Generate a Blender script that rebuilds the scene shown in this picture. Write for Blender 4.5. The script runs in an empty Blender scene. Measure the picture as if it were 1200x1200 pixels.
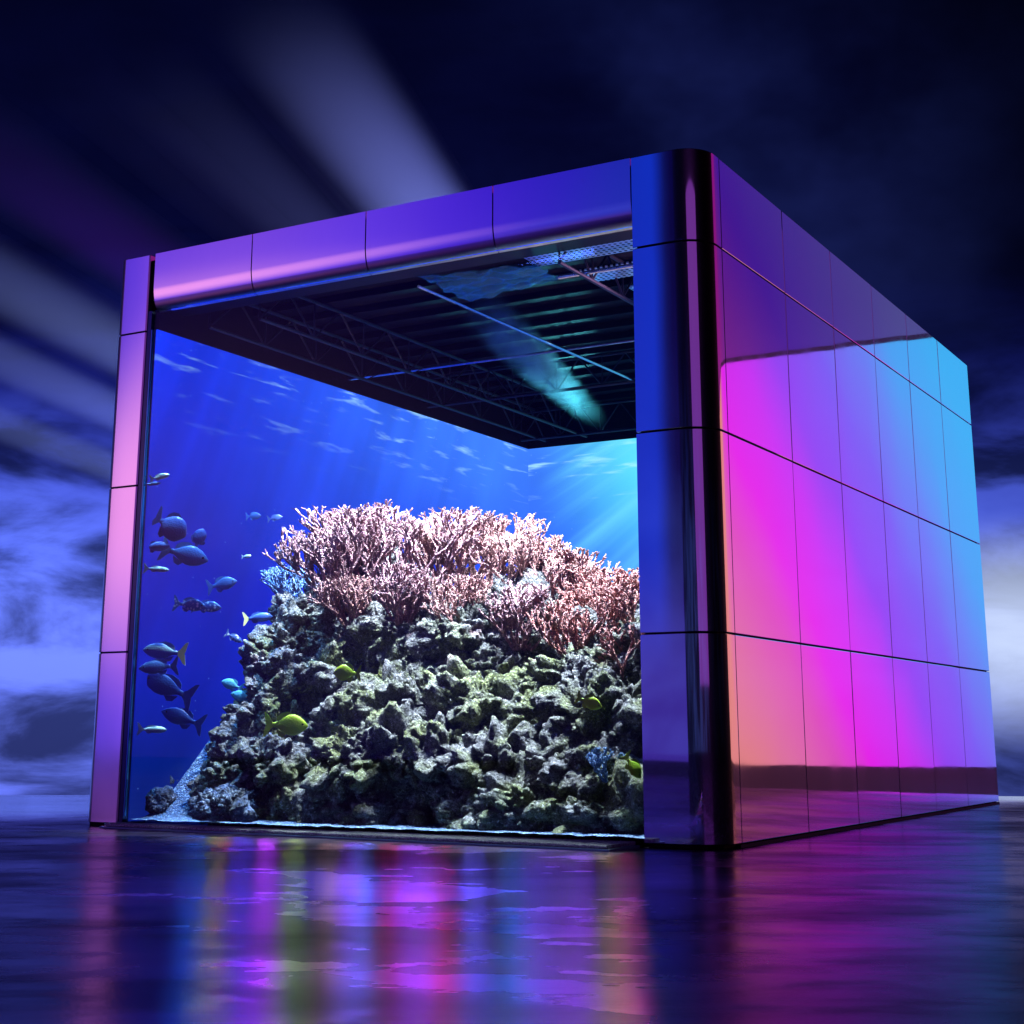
import bpy, bmesh, math, random
import numpy as np
from mathutils import Vector, Matrix, noise, Euler

sc = bpy.context.scene
col = sc.collection
R = math.radians
random.seed(7)

# ---------------------------------------------------------------- camera
YAW, PITCH = 0.5201, 0.2401
CAM = Vector((4.8396, -11.8338, 0.9052))
cd = bpy.data.cameras.new('camera')
cam = bpy.data.objects.new('camera', cd)
col.objects.link(cam)
cam.location = CAM
cam.rotation_euler = (math.pi / 2 + PITCH, 0, YAW)
cd.sensor_width = 36.0
cd.lens = 1782.875 / 1200 * 36.0
cd.shift_y = -(600 - 423.46) / 1200
cd.clip_start, cd.clip_end = 0.05, 600
sc.camera = cam

# ---------------------------------------------------------------- render / colour
sc.render.engine = 'CYCLES'
cy = sc.cycles
cy.use_denoising = True
cy.max_bounces, cy.diffuse_bounces, cy.glossy_bounces = 8, 3, 4
cy.transmission_bounces, cy.transparent_max_bounces, cy.volume_bounces = 4, 12, 0
cy.caustics_reflective = cy.caustics_refractive = False
cy.sample_clamp_indirect = 4.0
cy.sample_clamp_direct = 0.0
vs = sc.view_settings
vs.view_transform, vs.look, vs.exposure, vs.gamma = 'Standard', 'None', 0.0, 1.0
vs.use_curve_mapping = False

FW = Vector((-math.sin(YAW), math.cos(YAW), 0))      # horizontal heading of the view
RT = Vector((math.cos(YAW), math.sin(YAW), 0))


def ray(px, py):
    X, Z = (px - 600) / 1782.875, (423.46 - py) / 1782.875
    c, s = math.cos(PITCH), math.sin(PITCH)
    return RT * X + FW * (c - Z * s) + Vector((0, 0, s + Z * c))


def at(px, py, y):
    """the point of the place seen in that direction, y metres behind the front plane"""
    d = ray(px, py)
    return CAM + d * ((y - CAM.y) / d.y)


# ---------------------------------------------------------------- node helpers
class NT:
    def __init__(s, tree):
        s.t = tree
        s.n = tree.nodes
        s.n.clear()

    def new(s, typ, ins=None, **kw):
        n = s.n.new(typ)
        for k, v in kw.items():
            setattr(n, k, v)
        for k, v in (ins or {}).items():
            if hasattr(v, 'is_output'):
                s.t.links.new(v, n.inputs[k])
            else:
                n.inputs[k].default_value = v
        return n

    def m(s, op, a, b=None, c=None, clamp=False):
        n = s.new('ShaderNodeMath', operation=op, use_clamp=clamp)
        for i, v in enumerate((a, b, c)):
            if v is None:
                continue
            if hasattr(v, 'is_output'):
                s.t.links.new(v, n.inputs[i])
            else:
                n.inputs[i].default_value = v
        return n.outputs[0]

    def vm(s, op, a, b=None, out=0):
        n = s.new('ShaderNodeVectorMath', operation=op)
        for i, v in enumerate((a, b)):
            if v is None:
                continue
            if hasattr(v, 'is_output'):
                s.t.links.new(v, n.inputs[i])
            else:
                n.inputs[i].default_value = v
        return n.outputs[out]

    def ramp(s, f, stops, interp='LINEAR'):
        n = s.new('ShaderNodeValToRGB', {'Fac': f})
        cr = n.color_ramp
        cr.interpolation = interp
        while len(cr.elements) < len(stops):
            cr.elements.new(0.5)
        for e, (p, c) in zip(cr.elements, stops):
            e.position = p
            e.color = (c[0], c[1], c[2], 1) if not isinstance(c, (int, float)) else (c, c, c, 1)
        return n.outputs[0]

    def mix(s, f, a, b, blend='MIX'):
        n = s.new('ShaderNodeMix', data_type='RGBA', blend_type=blend)
        for i, v in ((0, f), (6, a), (7, b)):
            if hasattr(v, 'is_output'):
                s.t.links.new(v, n.inputs[i])
            elif isinstance(v, (int, float)):
                n.inputs[i].default_value = v if i == 0 else (v, v, v, 1)
            else:
                n.inputs[i].default_value = (*v, 1)
        return n.outputs[2]

    def smooth(s, x, lo, hi):
        n = s.new('ShaderNodeMapRange', {'Value': x, 'From Min': lo, 'From Max': hi}, interpolation_type='SMOOTHSTEP')
        return n.outputs[0]

    def noise(s, vec, scale, detail=4, rough=.55, dist=0.0, out=0):
        n = s.new('ShaderNodeTexNoise', {'Vector': vec, 'Scale': scale, 'Detail': detail, 'Roughness': rough, 'Distortion': dist})
        return n.outputs[out]

    def mapping(s, vec, loc=(0, 0, 0), rot=(0, 0, 0), scale=(1, 1, 1)):
        return s.new('ShaderNodeMapping', {'Vector': vec, 'Location': loc, 'Rotation': rot, 'Scale': scale}).outputs[0]


def lin(r, g, b):
    f = lambda c: (c / 255 / 12.92) if c <= 10 else ((c / 255 + .055) / 1.055) ** 2.4
    return (f(r), f(g), f(b))


# ---------------------------------------------------------------- world: night sky above a lit bank of mist
w = bpy.data.worlds.new('World')
sc.world = w
w.use_nodes = True
T = NT(w.node_tree)
dirv = T.new('ShaderNodeTexCoord').outputs['Generated']
sep = T.new('ShaderNodeSeparateXYZ', {'Vector': dirv})
el = sep.outputs['Z']
fdot = T.vm('DOT_PRODUCT', dirv, tuple(FW), out=1)
rdot = T.vm('DOT_PRODUCT', dirv, tuple(RT), out=1)
warp = T.noise(T.mapping(dirv, scale=(3, 3, 7)), 1.5, 5, .6)
elw = T.m('ADD', el, T.m('MULTIPLY', T.m('SUBTRACT', warp, .5), .10))
base = T.ramp(T.m('MULTIPLY_ADD', elw, 1.0, .2, clamp=True), [
    (0.0, lin(70, 84, 170)), (.15, lin(92, 108, 226)), (.25, lin(104, 126, 252)), (.31, lin(88, 110, 236)),
    (.36, lin(54, 68, 180)), (.42, lin(18, 24, 98)), (.50, lin(5, 7, 46)), (.8, lin(1, 2, 15))])
cl = T.noise(T.mapping(dirv, rot=(0, R(9), 0), scale=(7, 7, 20)), 1.1, 7, .56, .35)
cl = T.smooth(cl, .37, .62)
base = T.mix(T.m('SUBTRACT', 1.0, T.m('MULTIPLY', T.smooth(el, .16, .34), .8)), base, T.mix(1.0, base, T.ramp(cl, [(0, .20), (1, 1.42)]), 'MULTIPLY'))
# thin high cloud
hc = T.smooth(T.noise(T.mapping(dirv, loc=(3, 1, 2), scale=(2.2, 2.2, 3)), 1.6, 5, .55), .36, .8)
hi = T.m('MULTIPLY', hc, T.m('SUBTRACT', 1.0, T.smooth(T.m('ABSOLUTE', T.m('SUBTRACT', el, .33)), .02, .20)))
hi = T.m('MULTIPLY', hi, T.smooth(rdot, -.08, .12))
base = T.mix(hi, base, lin(34, 44, 112))
# the brightest part of the mist stands to the right of the building
g = ray(1195, 742).normalized()
gd = T.vm('DISTANCE', T.vm('MULTIPLY', dirv, (1, 1, 1.35)), (g.x, g.y, g.z * 1.35), out=1)
gl = T.m('MULTIPLY', T.m('SUBTRACT', 1.0, T.smooth(gd, .01, .105)), T.ramp(cl, [(0, .78), (1, 1.0)]))
# dark away to the right and behind the viewer
side = T.m('SUBTRACT', T.m('SUBTRACT', 1.0, T.m('MULTIPLY', T.smooth(rdot, .1, .35), .35)), T.m('MULTIPLY', T.smooth(rdot, .02, .42), T.m('MULTIPLY', T.smooth(el, .12, .36), .65)))
back = T.m('ADD', T.m('MULTIPLY', T.smooth(fdot, .2, .85), .9), .1)
away = T.m('SUBTRACT', 1.0, T.m('MULTIPLY', T.smooth(rdot, .35, .46), .92))
base = T.mix(1.0, base, T.m('MULTIPLY', T.m('MULTIPLY', T.m('MULTIPLY', back, side), away), T.m('SUBTRACT', 1.0, T.m('MULTIPLY', T.m('MULTIPLY', T.smooth(rdot, .18, .3), T.m('SUBTRACT', 1.0, T.smooth(el, -.02, .05))), .6))), 'MULTIPLY')
base = T.mix(T.m('MULTIPLY', gl, away), base, lin(202, 218, 255))
T.new('ShaderNodeOutputWorld', {'Surface': T.new('ShaderNodeBackground', {'Color': base, 'Strength': 1.0}).outputs[0]})


# ---------------------------------------------------------------- lamps
def lamp(name, typ, loc, aim=None, **kw):
    ld = bpy.data.lights.new(name, typ)
    for k, v in kw.items():
        setattr(ld, k, v)
    o = bpy.data.objects.new(name, ld)
    col.objects.link(o)
    o.location = loc
    if aim is not None:
        o.rotation_euler = (Vector(aim) - Vector(loc)).to_track_quat('-Z', 'Y').to_euler()
    return o


def big_lamp(name, centre, aim_dir, sx, sy, radiance, build):
    o = lamp(name, 'AREA', centre, Vector(centre) + Vector(aim_dir), shape='RECTANGLE', size=sx, size_y=sy,
             energy=radiance * math.pi * sx * sy)
    ld = o.data
    ld.use_nodes = True
    T = NT(ld.node_tree)
    par = T.new('ShaderNodeNewGeometry').outputs['Parametric']
    s = T.new('ShaderNodeSeparateXYZ', {'Vector': par})
    e = T.new('ShaderNodeEmission', {'Color': build(T, s.outputs[0], s.outputs[1]), 'Strength': 1.0})
    T.new('ShaderNodeOutputLight', {'Surface': e.outputs[0]})
    return o


# colour wall lamp far off to the right of the building; the right hand facade mirrors it
X0, X1, Z0, Z1, LY = 3.3, 27.0, 0.06, 11.75, 30.0


def side_colours(T, u, v, dim=False):
    x = T.m('MULTIPLY_ADD', u, SIDE_U[1] - SIDE_U[0], SIDE_U[0])
    z = T.m('MULTIPLY_ADD', v, SIDE_V[1] - SIDE_V[0], SIDE_V[0])
    t = T.m('ADD', T.m('DIVIDE', x, 4.84), 1.0)
    b = T.m('SUBTRACT', T.m('DIVIDE', 41.83, t), 11.83)
    zz = T.m('ADD', T.m('DIVIDE', T.m('SUBTRACT', z, .905), t), .905)
    s = T.m('MULTIPLY_ADD', zz, 1.35, b)
    if dim:
        return T.ramp(T.m('DIVIDE', s, 16.0, clamp=True), [(.29, lin(225, 40, 205)), (.40, lin(165, 45, 225)), (.51, lin(96, 36, 245)), (.72, lin(110, 96, 235)), (.9, lin(120, 128, 230))])
    return T.ramp(T.m('DIVIDE', s, 16.0, clamp=True), [
        (.085, lin(240, 140, 135)), (.16, lin(236, 118, 170)), (.24, lin(236, 80, 196)), (.31, lin(245, 20, 245)), (.40, lin(214, 48, 255)),
        (.48, lin(150, 70, 255)), (.60, lin(126, 98, 255)), (.70, lin(104, 138, 255)), (.82, lin(66, 176, 255)), (1.0, lin(50, 190, 255))])


SIDE_U, SIDE_V = (X1, X0), (Z0, Z1)
big_lamp('colour_wash_lamp', ((X0 + X1) / 2, LY, (Z0 + Z1) / 2), (0, -1, 0), X1 - X0, Z1 - Z0, 1.08, side_colours)

SIDE_V = (11.9, 25.0)
big_lamp('upper_fill_lamp', ((X0 + X1) / 2, LY, 18.45), (0, -1, 0), X1 - X0, 13.1, .36, lambda T, u, v: side_colours(T, u, v, True))  # dim unseen lamp, added to tint the upper part of the facade

# violet to blue lamp wall behind the camera, mirrored by the front metal
FX0, FX1, FZ0, FZ1, FY = -31.0, -7.0, 0.30, 17.0, -20.0


def front_colours(T, u, v):
    x = T.m('MULTIPLY_ADD', u, FX1 - FX0, FX0)
    z = T.m('MULTIPLY_ADD', v, FZ1 - FZ0, FZ0)
    a = T.m('SUBTRACT', T.m('DIVIDE', T.m('SUBTRACT', 4.84, x), 2.69), 4.84)
    zz = T.m('ADD', T.m('DIVIDE', T.m('SUBTRACT', z, .905), 2.69), .905)
    c = T.ramp(T.m('DIVIDE', a, 8.0, clamp=True), [
        (0.0, (0, 0, .02)), (.014, lin(4, 16, 80)), (.042, lin(12, 52, 205)), (.10, lin(12, 48, 195)), (.17, lin(36, 30, 210)), (.30, lin(66, 28, 235)), (.46, lin(105, 60, 255)),
        (.66, lin(134, 78, 250)), (.80, lin(120, 70, 250)), (.9, lin(92, 56, 250))])
    da = T.m('DIVIDE', T.m('SUBTRACT', a, 6.6), 5.6)
    dz = T.m('DIVIDE', T.m('SUBTRACT', zz, 3.25), 2.3)
    d = T.m('SQRT', T.m('ADD', T.m('MULTIPLY', da, da), T.m('MULTIPLY', dz, dz)))
    pk = T.m('SUBTRACT', 1.0, T.smooth(d, .1, 1.0))
    c = T.mix(pk, c, tuple(1.32 * k for k in lin(255, 160, 236)))
    low = T.m('MULTIPLY', T.m('SUBTRACT', 1.0, T.smooth(zz, 1.2, 2.6)), T.m('SUBTRACT', 1.0, T.smooth(a, .8, 2.6)))
    return T.mix(low, c, lin(60, 40, 150))


big_lamp('front_wash_lamp', ((FX0 + FX1) / 2, FY, (FZ0 + FZ1) / 2), (0, 1, 0), FX1 - FX0, FZ1 - FZ0, 1.0, front_colours)

# narrow violet strip lamp, mirrored by the rounded corner
lamp('strip_lamp', 'AREA', (17.0, -19.5, 8.5), (0, 0, 3.5), shape='RECTANGLE', size=15.0, size_y=13.0,
     color=lin(170, 80, 220), energy=.42 * math.pi * 15 * 13)

# lamps hung under the roof of the tank, then unseen fills added
for x, y, e in ((-5.0, 3.0, .48), (-3.0, 3.1, .29), (-1.2, 2.7, .40), (-4.7, 1.3, .85), (-3.2, 1.35, .75), (-1.75, 1.25, .85)):
    lamp('tank_key_or_fill', 'SPOT', (x, y, 5.45 if y > 2 else 5.15), (x - .1, y + (1.7 if y < 2 else .1), 0), energy=4100 * e, spot_size=R(84 if y > 2 else 74), spot_blend=.35,
         shadow_soft_size=.07, color=(.76, .88, 1.0))

lamp('tank_key_or_fill', 'SPOT', (-6.1, 2.0, 4.95), (-6.05, 1.0, .4), energy=1700, spot_size=R(50), spot_blend=.8, shadow_soft_size=.06, color=(.03, .28, 1.0))  # blue fill added to stand in for water scatter on the bed slope

lamp('tank_key_or_fill', 'SPOT', (-5.9, .45, 5.15), (-6.15, .95, 1.5), energy=900, spot_size=R(52), spot_blend=.8, shadow_soft_size=.06, color=(.22, .55, 1.0))  # unseen fill added to lift the fish by the left wall

lamp('tank_key_or_fill', 'AREA', (-3.4, .28, 5.2), (-3.2, 1.9, 1.2), shape='RECTANGLE', size=4.6, size_y=.12, energy=95, color=(.10, .20, 1.0))  # unseen blue fill added to colour the reef's shadows

lamp('sill_fill_lamp', 'AREA', (-3.55, .17, 5.28), (-3.55, -.22, 0), shape='RECTANGLE', size=5.6, size_y=.06, energy=120, color=(.55, .80, 1.0), spread=R(16))  # unseen fill added under the fascia to brighten the sand sill

# unseen lamps added high overhead to lay coloured streaks on the forecourt
for px, py, c, p in ((250, 1060, (.55, .60, .08), .5), (262, 1120, (1, .02, .10), .2), (310, 1080, (.50, .04, 1), 1.5), (342, 1030, (.45, .75, .08), .6),
                     (385, 1060, (.75, .45, .25), .4), (425, 1080, (.12, .22, 1), .9), (280, 1060, (.10, .04, 1), 1.1), (410, 1060, (.3, .08, 1), 1.0), (500, 1060, (.5, .06, 1), 1.0), (555, 1060, (.12, .10, 1), 1.1), (625, 1060, (.2, .1, 1), .9), (680, 1060, (.35, .08, 1), .9), (225, 1060, (.02, .16, 1), .6),
                     (455, 1060, (1, .02, .12), .4), (478, 1100, (.4, .05, 1), 1.0),
                     (523, 1080, (1, .01, .06), .5), (600, 1090, (.02, .2, .9), .8), (650, 1080, (.3, .08, 1), .6), (715, 1070, (.8, .55, .2), .4),
                     (735, 1120, (1, .1, .45), .4)):
    d = ray(px, 1052)
    dirn = Vector((d.x, d.y, 0)).normalized()
    p0 = CAM + dirn * ((-.62 - CAM.y) / dirn.y - 6.0)
    p0.z = 0
    o = lamp('added_streak_lamp', 'AREA', p0 + Vector((0, 0, 11)), p0, shape='RECTANGLE', size=.035, size_y=12.0,
             energy=p * 62, color=c, spread=R(1.2))
    o.rotation_euler = (0, 0, math.atan2(dirn.y, dirn.x) - math.pi / 2)


lamp('floor_fill_lamp', 'AREA', (-.6, -3.6, 12.0), (-.6, -3.6, 0), shape='RECTANGLE', size=2.4, size_y=2.6, energy=130, color=(.12, .07, 1.0), spread=R(10))  # unseen fill added to tint the floor between the streaks


# ---------------------------------------------------------------- materials
def mat(name):
    m = bpy.data.materials.new(name)
    m.use_nodes = True
    return m, NT(m.node_tree)


def out(T, surf=None, vol=None, disp=None):
    d = {}
    if surf is not None: d['Surface'] = surf
    if vol is not None: d['Volume'] = vol
    T.new('ShaderNodeOutputMaterial', d)


def simple(name, color, rough=.5, metal=0.0, var=.25, scale=6, bump=0.0, bscale=30, **kw):
    m, T = mat(name)
    p = T.new('ShaderNodeTexCoord').outputs['Object']
    n = T.noise(p, scale, 5)
    c = T.mix(n, tuple(x * (1 - var) for x in color), tuple(min(1, x * (1 + var)) for x in color))
    ins = {'Base Color': c, 'Roughness': rough, 'Metallic': metal}
    ins.update(kw)
    if bump:
        ins['Normal'] = T.new('ShaderNodeBump', {'Height': T.noise(p, bscale, 5), 'Strength': bump, 'Distance': .02}).outputs[0]
    out(T, T.new('ShaderNodeBsdfPrincipled', ins).outputs[0])
    return m


def metal_panel(name, tint=(.86, .86, .90), sharp=.025, soft=.34, k=.15):
    """polished anodised sheet: a mirror-like clear face over a satin one, slightly wavy"""
    m, T = mat(name)
    p = T.new('ShaderNodeTexCoord').outputs['Object']
    b = T.new('ShaderNodeBump', {'Height': T.noise(p, .6, 1), 'Strength': .06, 'Distance': .05}).outputs[0]
    sm = T.smooth(T.noise(T.mapping(p, scale=(1, 1, .35)), 1.7, 6, .65), .35, .75)
    r = T.m('MULTIPLY_ADD', sm, .03, sharp)
    g1 = T.new('ShaderNodeBsdfAnisotropic', {'Color': (*tint, 1), 'Roughness': r, 'Normal': b})
    g2 = T.new('ShaderNodeBsdfAnisotropic', {'Color': (*tint, 1), 'Roughness': soft, 'Normal': b})
    mx = T.new('ShaderNodeMixShader', {0: T.m('MULTIPLY_ADD', sm, .02, k), 1: g1.outputs[0], 2: g2.outputs[0]})
    out(T, mx.outputs[0])
    return m


M = {}
M['panel'] = metal_panel('polished_panel')
M['front'] = metal_panel('satin_front', sharp=.10, soft=.4, k=.3)
M['seam'] = simple('black_rubber', (.006, .006, .008), .6, **{'Specular IOR Level': .08})
M['dark'] = simple('dark_steel', (.022, .021, .027), .5, .6)
M['rod'] = simple('bright_rod', (.55, .6, .62), .25, .9)
M['deck'] = simple('ceiling_deck', (.009, .0085, .011), .8, 0, bump=.3, bscale=8, **{'Specular IOR Level': .05})
M['frame'] = simple('jamb_frame', (.02, .035, .09), .18, .7)
M['tray'] = simple('tray_kerb', (.22, .38, .48), .25, .1)


def perforated():
    m, T = mat('perforated_sheet')
    p = T.new('ShaderNodeTexCoord').outputs['Object']
    v = T.new('ShaderNodeTexVoronoi', {'Vector': T.mapping(p, scale=(1, 1, 0)), 'Scale': 17, 'Randomness': 0.0})
    h = T.smooth(v.outputs['Distance'], .22, .34)
    pr = T.new('ShaderNodeBsdfPrincipled', {'Base Color': (.75, .68, .72, 1), 'Metallic': 1, 'Roughness': .35})
    dk = T.new('ShaderNodeBsdfDiffuse', {'Color': (.01, .01, .012, 1)})
    out(T, T.new('ShaderNodeMixShader', {0: h, 1: dk.outputs[0], 2: pr.outputs[0]}).outputs[0])
    return m


M['perf'] = perforated()


def screen(name, along, far):
    """video wall showing open water: blue, paler to the far top, sun flecks under the surface and shafts of light"""
    m, T = mat(name)
    p = T.new('ShaderNodeTexCoord').outputs['Object']
    s = T.new('ShaderNodeSeparateXYZ', {'Vector': p})
    h = s.outputs['X'] if along == 'x' else s.outputs['Y']
    z = s.outputs['Z']
    if along == 'y':
        f = T.smooth(h, 0.0, 8.4)
    else:
        f = T.smooth(h, -6.4, -4.4)
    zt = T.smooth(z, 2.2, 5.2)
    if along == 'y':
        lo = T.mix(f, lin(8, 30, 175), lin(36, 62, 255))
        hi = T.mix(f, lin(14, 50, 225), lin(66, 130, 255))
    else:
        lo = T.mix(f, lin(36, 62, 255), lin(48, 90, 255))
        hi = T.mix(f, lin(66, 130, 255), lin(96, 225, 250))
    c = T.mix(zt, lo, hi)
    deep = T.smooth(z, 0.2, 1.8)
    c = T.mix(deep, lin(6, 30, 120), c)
    big = T.noise(p, .5, 3)
    c = T.mix(1.0, c, T.ramp(big, [(.3, .82), (.7, 1.12)]), 'MULTIPLY')
    # ripples of the surface seen from below
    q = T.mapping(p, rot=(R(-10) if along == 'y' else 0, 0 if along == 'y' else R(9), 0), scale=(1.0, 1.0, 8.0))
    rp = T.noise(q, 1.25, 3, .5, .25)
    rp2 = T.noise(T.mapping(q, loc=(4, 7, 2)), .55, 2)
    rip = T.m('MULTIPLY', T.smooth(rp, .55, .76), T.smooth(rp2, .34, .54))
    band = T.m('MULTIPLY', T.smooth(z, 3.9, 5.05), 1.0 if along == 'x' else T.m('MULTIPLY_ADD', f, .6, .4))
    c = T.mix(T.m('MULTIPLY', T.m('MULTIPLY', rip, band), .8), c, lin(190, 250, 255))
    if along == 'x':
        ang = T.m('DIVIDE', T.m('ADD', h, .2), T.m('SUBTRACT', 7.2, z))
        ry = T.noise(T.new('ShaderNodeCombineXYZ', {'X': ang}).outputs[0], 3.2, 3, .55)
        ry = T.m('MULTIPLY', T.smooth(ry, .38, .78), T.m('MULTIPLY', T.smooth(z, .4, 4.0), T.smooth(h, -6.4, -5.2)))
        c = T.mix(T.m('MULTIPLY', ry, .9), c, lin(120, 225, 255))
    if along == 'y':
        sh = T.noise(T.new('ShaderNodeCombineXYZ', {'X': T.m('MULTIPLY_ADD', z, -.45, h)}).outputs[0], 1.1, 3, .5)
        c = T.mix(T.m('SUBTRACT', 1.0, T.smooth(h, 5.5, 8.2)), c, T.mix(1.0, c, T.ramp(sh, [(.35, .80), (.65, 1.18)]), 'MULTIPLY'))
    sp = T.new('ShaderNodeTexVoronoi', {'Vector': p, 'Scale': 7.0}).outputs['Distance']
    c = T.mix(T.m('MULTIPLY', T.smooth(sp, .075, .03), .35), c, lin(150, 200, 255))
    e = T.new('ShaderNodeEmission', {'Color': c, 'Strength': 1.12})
    gl = T.new('ShaderNodeBsdfAnisotropic', {'Color': (.02, .02, .02, 1), 'Roughness': .3})
    out(T, T.new('ShaderNodeAddShader', {0: e.outputs[0], 1: gl.outputs[0]}).outputs[0])
    return m


M['screen_left'] = screen('water_video_left', 'y', 1)
M['screen_back'] = screen('water_video_back', 'x', 1)


def clear_pane():
    m, T = mat('clear_pane')
    fr = T.new('ShaderNodeFresnel', {'IOR': 1.16}).outputs[0]
    t = T.new('ShaderNodeBsdfTransparent', {'Color': (.95, .98, 1, 1)})
    g = T.new('ShaderNodeBsdfAnisotropic', {'Color': (.9, .95, 1, 1), 'Roughness': .02})
    out(T, T.new('ShaderNodeMixShader', {0: fr, 1: t.outputs[0], 2: g.outputs[0]}).outputs[0])
    return m


M['glass'] = clear_pane()


def rock_mat(name, tone=(.23, .22, .225), olive=1.0):
    m, T = mat(name)
    g = T.new('ShaderNodeNewGeometry')
    p = g.outputs['Position']
    z = T.new('ShaderNodeSeparateXYZ', {'Vector': p}).outputs['Z']
    n1, n2, n3 = T.noise(p, 2.2, 5, .6), T.noise(p, 6.0, 5, .65), T.noise(p, 30.0, 4, .75)
    c = T.mix(T.smooth(n2, .36, .62), tuple(x * .22 for x in tone), tone)
    ol = T.m('MULTIPLY', T.m('MULTIPLY', T.smooth(n1, .40, .62), T.m('SUBTRACT', 1.0, T.smooth(z, 1.5, 2.6))), olive)
    c = T.mix(T.m('MULTIPLY', ol, .82), c, (.17, .20, .035))
    pk = T.m('MULTIPLY', T.smooth(T.noise(T.mapping(p, loc=(9, 2, 4)), 3.1, 4), .58, .7), T.smooth(z, 1.0, 2.0))
    c = T.mix(T.m('MULTIPLY', pk, .6), c, (.42, .22, .24))
    c = T.mix(T.smooth(n3, .55, .72), c, (.60, .60, .60))
    c = T.mix(T.smooth(n3, .48, .34), c, (.02, .018, .022))
    n4 = T.noise(p, 75, 3, .7)
    c = T.mix(1.0, c, T.ramp(n4, [(.36, .45), (.62, 1.4)]), 'MULTIPLY')
    v = T.new('ShaderNodeTexVoronoi', {'Vector': p, 'Scale': 34}).outputs['Distance']
    hgt = T.m('ADD', T.m('MULTIPLY', T.noise(p, 26, 7, .75), 1.0), T.m('MULTIPLY', v, -.5))
    b = T.new('ShaderNodeBump', {'Height': hgt, 'Strength': 1.0, 'Distance': .06}).outputs[0]
    out(T, T.new('ShaderNodeBsdfPrincipled', {'Base Color': c, 'Roughness': .62, 'Normal': b, 'Specular IOR Level': .45}).outputs[0])
    return m


M['rock'] = rock_mat('reef_stone')
M['blue_rock'] = rock_mat('slate_stone', (.045, .07, .15), .0)


def coral_mat(name, a, b, tip):
    m, T = mat(name)
    p = T.new('ShaderNodeNewGeometry').outputs['Position']
    n = T.noise(p, 9, 4)
    c = T.mix(n, a, b)
    v = T.new('ShaderNodeTexVoronoi', {'Vector': p, 'Scale': 60}).outputs['Distance']
    c = T.mix(T.smooth(v, .35, .1), c, tip)
    bmp = T.new('ShaderNodeBump', {'Height': T.m('ADD', v, T.noise(p, 45, 3)), 'Strength': 1.0, 'Distance': -.02}).outputs[0]
    out(T, T.new('ShaderNodeBsdfPrincipled', {'Base Color': c, 'Roughness': .55, 'Normal': bmp}).outputs[0])
    return m


M['coral_pink'] = coral_mat('pink_coral', (.23, .095, .115), (.34, .17, .185), (.56, .41, .42))
M['coral_tan'] = coral_mat('tan_coral', (.27, .10, .10), (.38, .19, .17), (.60, .43, .40))
M['coral_rust'] = coral_mat('rust_coral', (.29, .085, .075), (.38, .15, .13), (.58, .37, .34))
M['coral_blue'] = coral_mat('blue_coral', (.07, .16, .36), (.14, .28, .50), (.40, .55, .70))


def sand_mat():
    m, T = mat('pale_sand')
    p = T.new('ShaderNodeNewGeometry').outputs['Position']
    n = T.noise(p, 55, 3, .7)
    c = T.ramp(n, [(.36, (.22, .24, .27)), (.56, (.60, .62, .62)), (.68, (.86, .86, .84))])
    q = T.mapping(p, rot=(0, 0, R(-12)), scale=(1, 4.5, 1))
    hg = T.m('ADD', T.m('MULTIPLY', T.noise(q, 2.4, 3, .5, .6), 1.2), T.m('MULTIPLY', T.noise(p, 60, 3), .25))
    b = T.new('ShaderNodeBump', {'Height': hg, 'Strength': .9, 'Distance': .12}).outputs[0]
    out(T, T.new('ShaderNodeBsdfPrincipled', {'Base Color': c, 'Roughness': .7, 'Normal': b}).outputs[0])
    return m


M['sand'] = sand_mat()


def bed_mat():
    m, T = mat('blue_gravel')
    p = T.new('ShaderNodeNewGeometry').outputs['Position']
    v = T.new('ShaderNodeTexVoronoi', {'Vector': p, 'Scale': 58})
    c = T.ramp(T.new('ShaderNodeSeparateXYZ', {'Vector': v.outputs['Color']}).outputs['X'], [(.2, (.02, .04, .10)), (.6, (.06, .12, .24)), (.85, (.10, .18, .30)), (.98, (.30, .40, .48))])
    b = T.new('ShaderNodeBump', {'Height': T.m('ADD', v.outputs['Distance'], T.noise(p, 9, 4)), 'Strength': 1.0, 'Distance': -.025}).outputs[0]
    out(T, T.new('ShaderNodeBsdfPrincipled', {'Base Color': c, 'Roughness': .8, 'Normal': b}).outputs[0])
    return m


M['bed'] = bed_mat()


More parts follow.
